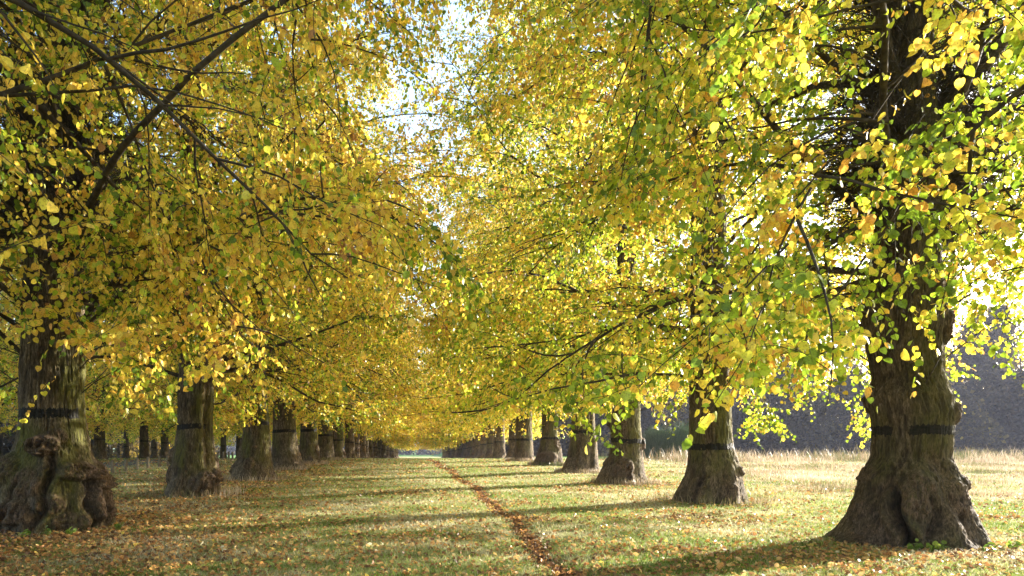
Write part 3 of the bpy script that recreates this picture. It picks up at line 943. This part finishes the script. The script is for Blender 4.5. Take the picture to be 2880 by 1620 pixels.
# ------------------------------------------------------------------ posts along the road
def post_mesh(seed):
    S = 14
    prof = [(0.085, -0.1), (0.087, 0.0), (0.084, 0.3), (0.083, 0.6), (0.080, 0.635), (0.066, 0.652), (0.0, 0.655)]
    V, F, ss = [], [], []
    for r_, z_ in prof:
        for a in range(S):
            t = a * 2 * math.pi / S
            rj = r_ * (1 + 0.03 * math.sin(3 * t + seed) + 0.015 * math.sin(7 * t))
            V.append((rj * math.cos(t), rj * math.sin(t), z_ + 0.01 * math.cos(t)))
    for k in range(len(prof) - 1):
        for a in range(S):
            b = (a + 1) % S
            F += [k * S + a, k * S + b, (k + 1) * S + b, (k + 1) * S + a]; ss.append(4)
    return mesh_from("bollard", np.array(V), np.array(F), ss, None, True)


PM = [post_mesh(0), post_mesh(2)]
for k in range(34):
    y = 27.0 + 1.62 * k
    x = -15.6 - 0.03 * k + rr.uniform(-.06, .06)
    o = link("bollard", PM[k % 2], POSTM, None, (x, y, float(ground_z(x, y))), rr.uniform(0, 6))
    o.rotation_euler[0] = rr.uniform(-.04, .04); o.rotation_euler[1] = rr.uniform(-.04, .04)
    tag(o, "low round weathered wooden bollard in the line beside the road at left", "bollard", "wooden bollards beside the road")


# ------------------------------------------------------------------ blades helper
def blades(x, y, z, h, wd, lean, tint, rs):
    """each blade: a bent sliver of two faces, five vertices"""
    N = len(x)
    a = rs.random(N) * 2 * math.pi
    sx, sy = np.cos(a), np.sin(a)
    b = rs.random(N) * 2 * math.pi
    lx, ly = np.cos(b) * lean * h, np.sin(b) * lean * h
    V = np.empty((N, 5, 3))
    V[:, 0] = xyz(x - sx * wd / 2, y - sy * wd / 2, z - 0.01)
    V[:, 1] = xyz(x + sx * wd / 2, y + sy * wd / 2, z - 0.01)
    V[:, 2] = xyz(x + sx * wd * .4 + lx * .35, y + sy * wd * .4 + ly * .35, z + h * .6)
    V[:, 3] = xyz(x - sx * wd * .4 + lx * .35, y - sy * wd * .4 + ly * .35, z + h * .6)
    V[:, 4] = xyz(x + lx, y + ly, z + h)
    F = (np.arange(N)[:, None] * 5 + np.array([0, 1, 2, 3, 3, 2, 4])[None]).ravel()
    return V.reshape(-1, 3), F, np.tile([4, 3], N), np.repeat(tint, 5)


def scatter_polar(n, y0, y1, amin, amax, rs, power=1.0):
    """points thinning out with distance, wider than the view"""
    u = rs.random(n)
    y = y0 * (y1 / y0) ** (u ** power)
    x = y * (amin + (amax - amin) * rs.random(n))
    return x, y


def near_trunk(x, y, rad):
    m = np.zeros(len(x), bool)
    for (s, k), h in HERO.items():
        Y = (LZ if s == 'L' else RZ)[k]
        X = (h['axis'] - VPX) / F_PX * Y
        m |= np.hypot(x - X, y - Y) < rad
    return m


rs = np.random.default_rng(11)
x, y = scatter_polar(520000, 4.5, 70, -0.95, 1.15, rs)
pathd = np.abs(x - path_x(y))
lit = litter_amt(x, y)
keep = (pathd > 0.02 + 0.12 * rs.random(len(x))) & (rs.random(len(x)) > lit * 0.55) & ~near_trunk(x, y, 0.75)
x, y, lit = x[keep], y[keep], lit[keep]
z = ground_z(x, y)
patch = fbm(xyz(x * 0.5, y * 0.9, 1.1), 3)
fine = fbm(xyz(x * 3, y * 3, 5.1), 2)
h = (0.022 + 0.055 * rs.random(len(x)) ** 2) * (0.6 + 0.9 * fine) * np.interp(y, [5, 30, 70], [1, 1.3, 1.6])
wd = np.interp(y, [5, 15, 40, 70], [0.006, 0.012, 0.03, 0.05]) * (0.7 + 0.6 * rs.random(len(x)))
tint = np.clip(0.53 + 1.4 * (patch - 0.5) + 0.7 * (fine - 0.5) + 0.16 * rs.normal(size=len(x)) + 0.15 * dry_amt(x, y), 0, 1)
V, F, ss, tt = blades(x, y, z, h, wd, 0.9, tint, rs)
tag(link("grass", mesh_from("grass", V, F, ss, {"tint": tt}), GRASS), "short green and straw-coloured grass covering the avenue floor", "grass", kind="stuff")

# tufts left uncut round the trunk feet and along the field edge, and the dry meadow on the right
rs = np.random.default_rng(12)
xs_, ys_ = [], []
for (s, k), hh in HERO.items():
    Y = (LZ if s == 'L' else RZ)[k]
    X = (hh['axis'] - VPX) / F_PX * Y
    if s == 'R' and k >= 3 or k >= 4:
        n = 900
    else:
        n = 420 if k > 1 else 0
    if n:
        a = rs.random(n) * 6.283; r_ = (0.9 if n == 900 else 1.15) + 0.5 * rs.random(n)
        xs_.append(X + np.cos(a) * r_); ys_.append(Y + np.sin(a) * r_)
n = 230000
y = 18 * (130 / 18) ** rs.random(n)
x = 10 + (y * 1.2 - 10 + 10) * rs.random(n)
d = dry_amt(x, y)
cl = fbm(xyz(x * 0.45, y * 0.45, 9.9), 3)
k = (rs.random(n) < d * sstep(0.25, 0.5, cl)) & (y < 72)
x, y, cl, d = x[k], y[k], cl[k], d[k]
ht = (0.07 + 0.12 * rs.random(len(x))) * (0.6 + cl) + sstep(44, 54, y) * (0.25 + 0.75 * rs.random(len(x)) ** 2) * sstep(0.40, 0.62, cl)
tall = (rs.random(len(x)) < 0.012) & (y > 44)
ht = np.where(tall, 0.9 + 0.6 * rs.random(len(x)), ht)
x0 = np.concatenate(xs_); y0 = np.concatenate(ys_)
x = np.concatenate([x, x0]); y = np.concatenate([y, y0]); ht = np.concatenate([ht, 0.12 + 0.22 * rs.random(len(x0))])
wd = np.interp(y, [10, 30, 60, 100], [0.010, 0.02, 0.04, 0.07]) * (0.6 + 0.6 * rs.random(len(x)))
tint = np.clip(0.56 - 0.2 * sstep(44, 56, y) + 1.9 * (fbm(xyz(x * .35, y * .35, 4), 3) - .5) + 0.2 * rs.normal(size=len(x)), 0, 1)
V, F, ss, tt = blades(x, y, ground_z(x, y), ht, wd, 0.35, tint, rs)
tag(link("dry_grass", mesh_from("dry_grass", V, F, ss, {"tint": tt}), DRY), "pale dry meadow grass with tall seed stems beyond the right-hand trunks", "grass", kind="stuff")

# ------------------------------------------------------------------ fallen leaves
rs = np.random.default_rng(13)
n = 150000
x, y = scatter_polar(n, 4.5, 60, -0.95, 1.15, rs)
x2, y2 = scatter_polar(4000, 5.0, 60, 0, 1, rs)
x2 = path_x(y2) + rs.normal(size=len(y2)) * 0.085 * (0.6 + 1.6 * fbm(xyz(y2 * 0.8, 0 * y2, 8.8), 2))
on = np.concatenate([np.zeros(n, bool), np.ones(len(x2), bool)])
x = np.concatenate([x, x2]); y = np.concatenate([y, y2])
lit = litter_amt(x, y)
k = (rs.random(len(x)) < 0.17 + 0.62 * lit + 0.15 * sstep(1, -6, x)) | on
k &= rs.random(len(x)) > dry_amt(x, y) * 0.9
k &= ~near_trunk(x, y, 0.5)
x, y, lit, on = x[k], y[k], lit[k], on[k]
N = len(x)
sz = (0.035 + 0.04 * rs.random(N)) * np.interp(y, [5, 20, 60], [1, 1.25, 2.2])
z = ground_z(x, y) + 0.012 + 0.028 * rs.random(N)
tip = rs.normal(size=(N, 3)); tip[:, 2] *= 0.35
nrm = rs.normal(size=(N, 3)) * 0.45 + np.array([0, 0, 1.0])
big = rs.random(N)
shp = LEAF_MID.copy(); shp[:, 2] *= 2.6
V, F, ss, nv = leaves_geo(xyz(x, y, z), tip, nrm, sz, shp, MID_F)
tint = np.clip(rs.random(N) ** 1.0 * 0.85 + 0.25 * (fbm(xyz(x * .4, y * .4, 1), 2) - 0.5) - 0.12 * lit - 0.30 * on + np.where(big > 0.9, 0.3, 0), 0, 1)
tag(link("fallen_leaves", mesh_from("fallen_leaves", V, F, ss, {"tint": np.repeat(tint, nv)}), LITTER), "fallen brown, orange and yellow leaves strewn over the grass", "fallen leaves", kind="stuff")

# ------------------------------------------------------------------ seedlings at the feet of the two nearest trunks
def seedling_mesh(seed):
    rs = np.random.default_rng(seed)
    n = 4
    P = grow(np.zeros((n, 3)), np.stack([rs.normal(size=n) * .5, rs.normal(size=n) * .5, np.ones(n)], -1), 0.08 + 0.12 * rs.random(n), 4, 0.3, 0.1, rs)
    tv, tf, ts = tubes(P, np.full((n, 4), 0.0025), 4)
    s, tn, pi, t = spawn(P, 3, 0.5, 1.0, rs)
    M = len(s)
    tip = rs.normal(size=(M, 3)) * 0.8; tip[:, 2] -= 0.1
    V, F, ss, nv = leaves_geo(s, tip, np.array([0, -0.25, 1.0]) + rs.normal(size=(M, 3)) * .4, 0.05 + 0.04 * rs.random(M), LEAF_FINE, FINE_F)
    v, f, s_ = merge([(tv, tf, ts), (V, F, ss)])
    return mesh_from("seedling", v, f, s_, {"tint": np.concatenate([np.full(len(tv), .3), np.repeat(rs.random(M), nv)])})


SM = [seedling_mesh(k) for k in range(4)]
spots = [(-8.75, 12.25, 'L'), (-8.2, 12.2, 'L'), (-7.9, 12.25, 'L'), (-7.0, 12.2, 'L'), (-6.7, 12.3, 'L'), (-6.35, 12.45, 'L'), (-5.9, 13.3, 'L'), (-9.1, 12.4, 'L'),
         (7.55, 10.35, 'R'), (7.75, 10.3, 'R'), (7.95, 10.4, 'R'), (8.6, 10.3, 'R'), (9.15, 10.45, 'R'), (9.55, 10.5, 'R'), (9.8, 10.7, 'R')]
for k, (x, y, s) in enumerate(spots):
    o = link("seedling", SM[k % 4], SEEDLING, None, (x, y, float(ground_z(x, y))), k * 1.7)
    tag(o, "small bright green seedling sprouting at the foot of the %s front trunk" % ("gnarled left" if s == 'L' else "dark right"), "seedling", "green seedlings at the %s front trunk" % ("left" if s == 'L' else "right"))

# ------------------------------------------------------------------ broom shrub in the meadow
def shrub(name, X, Y, H, Wd, label, n=9000, seed=1, mat=BROOM):
    rs = np.random.default_rng(seed)
    a = rs.random(n) * 6.283; r_ = Wd * np.sqrt(rs.random(n)) * 0.5
    bx, by = X + np.cos(a) * r_, Y + np.sin(a) * r_ * 0.6
    hh = H * (0.45 + 0.6 * rs.random(n)) * (1 - 0.5 * (r_ / Wd * 2) ** 2) * (0.7 + 0.6 * fbm(xyz(bx * .9, by * .9, seed), 3))
    z0 = ground_z(bx, by)
    z1 = rs.random(n) * 0.6 * hh
    S = xyz(bx, by, z0 + z1)
    D = xyz(np.cos(a) * 0.35, np.sin(a) * 0.35, 1.0) + rs.normal(size=(n, 3)) * 0.22
    P = grow(S, D, hh - z1 * 0.8, 4, -0.1, 0.06, rs)
    V, F, ss = tubes(P, np.full((n, 4), 0.014) * np.linspace(1.2, .5, 4)[None], 3)
    o = link(name, mesh_from(name, V, F, ss, {"tint": np.repeat(np.clip(rs.random(n) * .6 + .4 * (z1 / H), 0, 1), 12)}), mat)
    tag(o, label, "shrub")


shrub("broom_shrub", 23.6, 64, 3.3, 5.2, "feathery green broom shrub standing in the meadow between the third and second right-hand trunks", seed=3)
shrub("broom_shrub", 27.0, 74, 2.3, 4.5, "smaller dull green broom shrub behind and right of the tall feathery one", seed=5, n=5000)

# ------------------------------------------------------------------ far woods (read as one mass)
def far_wood(name, label, spots, seed, nleaf=2600, size=0.55, mat=FARLEAF, dcut=0.45):
    rs = np.random.default_rng(seed)
    vs, parts = [], []
    pos, tints = [], []
    tb = []
    for (X, Y, H, W) in spots:
        gz = float(ground_z(X, Y))
        u = rs.random(nleaf)
        zz = H * np.where(u < 0.22, u * 0.9, 0.05 + 0.95 * (u - 0.1) / 0.9)
        a = rs.random(nleaf) * 6.283
        env = W * np.interp(zz / H, [0, .15, .35, .6, .85, 1], [1.1, .8, 1, .95, .6, .1]) * (0.5 + 1.0 * fbm(xyz(np.cos(a) * 1.5 + X, np.sin(a) * 1.5, zz * .3), 2))
        r_ = env * np.sqrt(rs.random(nleaf))
        P = xyz(np.cos(a) * r_, np.sin(a) * r_, zz)
        P = P + rs.normal(size=P.shape) * 0.25
        d = fbm(P * 0.33 + X, 3)
        k = d > dcut
        P = P[k] + np.array([X, Y, gz])
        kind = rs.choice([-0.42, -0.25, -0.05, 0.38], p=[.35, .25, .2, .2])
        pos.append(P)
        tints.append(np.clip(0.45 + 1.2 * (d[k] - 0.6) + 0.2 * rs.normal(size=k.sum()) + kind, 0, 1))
        n = 14
        S0 = xyz(np.full(n, X), np.full(n, Y), gz + np.linspace(0, H * .55, n))
        D = np.stack([rs.normal(size=n), rs.normal(size=n), np.full(n, 1.0)], -1)
        D[0] = (0.03, 0, 1)
        ln = np.full(n, H * .4); ln[0] = H * .9
        tb.append(tubes(grow(S0, D, ln, 6, 0.1, 0.08, rs), np.where(np.arange(n) == 0, .32, .09)[:, None] * np.linspace(1, .3, 6)[None], 5))
    pos = np.concatenate(pos); tt = np.concatenate(tints)
    M = len(pos)
    V, F, ss, nv = leaves_geo(pos, rs.normal(size=(M, 3)), rs.normal(size=(M, 3)), size * (0.5 + rs.random(M)), LEAF_LOW, LOW_F)
    tv, tf, ts = merge(tb)
    me = mesh_from(name, np.concatenate([V, tv]), np.concatenate([F, tf + len(V)]), np.concatenate([ss, ts]), {"tint": np.concatenate([np.repeat(tt, nv), np.full(len(tv), 0.05)])})
    tag(link(name, me, mat), label, "wood", kind="stuff")


rs = np.random.default_rng(77)
sp = []
for rowk, Y0 in enumerate((126, 141, 186)):
    for k in range(26 if rowk < 2 else 30):
        if rowk == 0 and k % 2 == 0:
            sp.append((16 + k * 6.6 + rs.uniform(-3, 3), 122 + rs.uniform(-3, 3), rs.uniform(5, 9), rs.uniform(3.5, 5.5)))
        sp.append((16 + k * 6.6 + rs.uniform(-2, 2), Y0 + rs.uniform(-3, 3) + 0.0 * k, rs.uniform(9, 24) + 4 * rowk + (7 if k > 12 else 0), rs.uniform(3.4, 6.0)))
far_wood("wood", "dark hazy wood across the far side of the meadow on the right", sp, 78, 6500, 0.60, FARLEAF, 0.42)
sp = []
for rowk, Y0 in enumerate((430, 455)):
    for k in range(40):
        sp.append((-160 + k * 8.5 + rs.uniform(-4, 4), Y0 + rs.uniform(-8, 8), rs.uniform(16, 26), rs.uniform(6, 9)))
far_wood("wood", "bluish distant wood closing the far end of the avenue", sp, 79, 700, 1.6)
sp = []
for rowk, Y0 in enumerate((0, 1)):
    for k in range(26):
        sp.append((-66 - 9 * rowk + rs.uniform(-2, 2), 30 + k * 7.5 + rs.uniform(-2, 2), rs.uniform(14, 20), rs.uniform(4, 5.5)))
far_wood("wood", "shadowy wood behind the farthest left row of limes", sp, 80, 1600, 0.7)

# ------------------------------------------------------------------ thin autumn haze
HAZE = 0.00028
def haze_box():
    m, nt, out = new_mat("haze")
    v = nt.nodes.new("ShaderNodeVolumePrincipled")
    v.inputs['Color'].default_value = (0.72, 0.76, 1.0, 1)
    v.inputs['Density'].default_value = HAZE
    v.inputs['Anisotropy'].default_value = 0.2
    nt.links.new(v.outputs[0], out.inputs['Volume'])
    x0, x1, y0, y1, z0, z1 = -2600, 2600, -65, 3100, -6, 40
    V = np.array([(a, b, c) for a in (x0, x1) for b in (y0, y1) for c in (z0, z1)], float)
    F = np.array([0, 1, 3, 2, 4, 6, 7, 5, 0, 4, 5, 1, 2, 3, 7, 6, 0, 2, 6, 4, 1, 5, 7, 3])
    o = link("haze", mesh_from("haze", V, F, [4] * 6), m)
    tag(o, "thin pale haze hanging over the meadow and the far woods", "haze", kind="stuff")


haze_box()
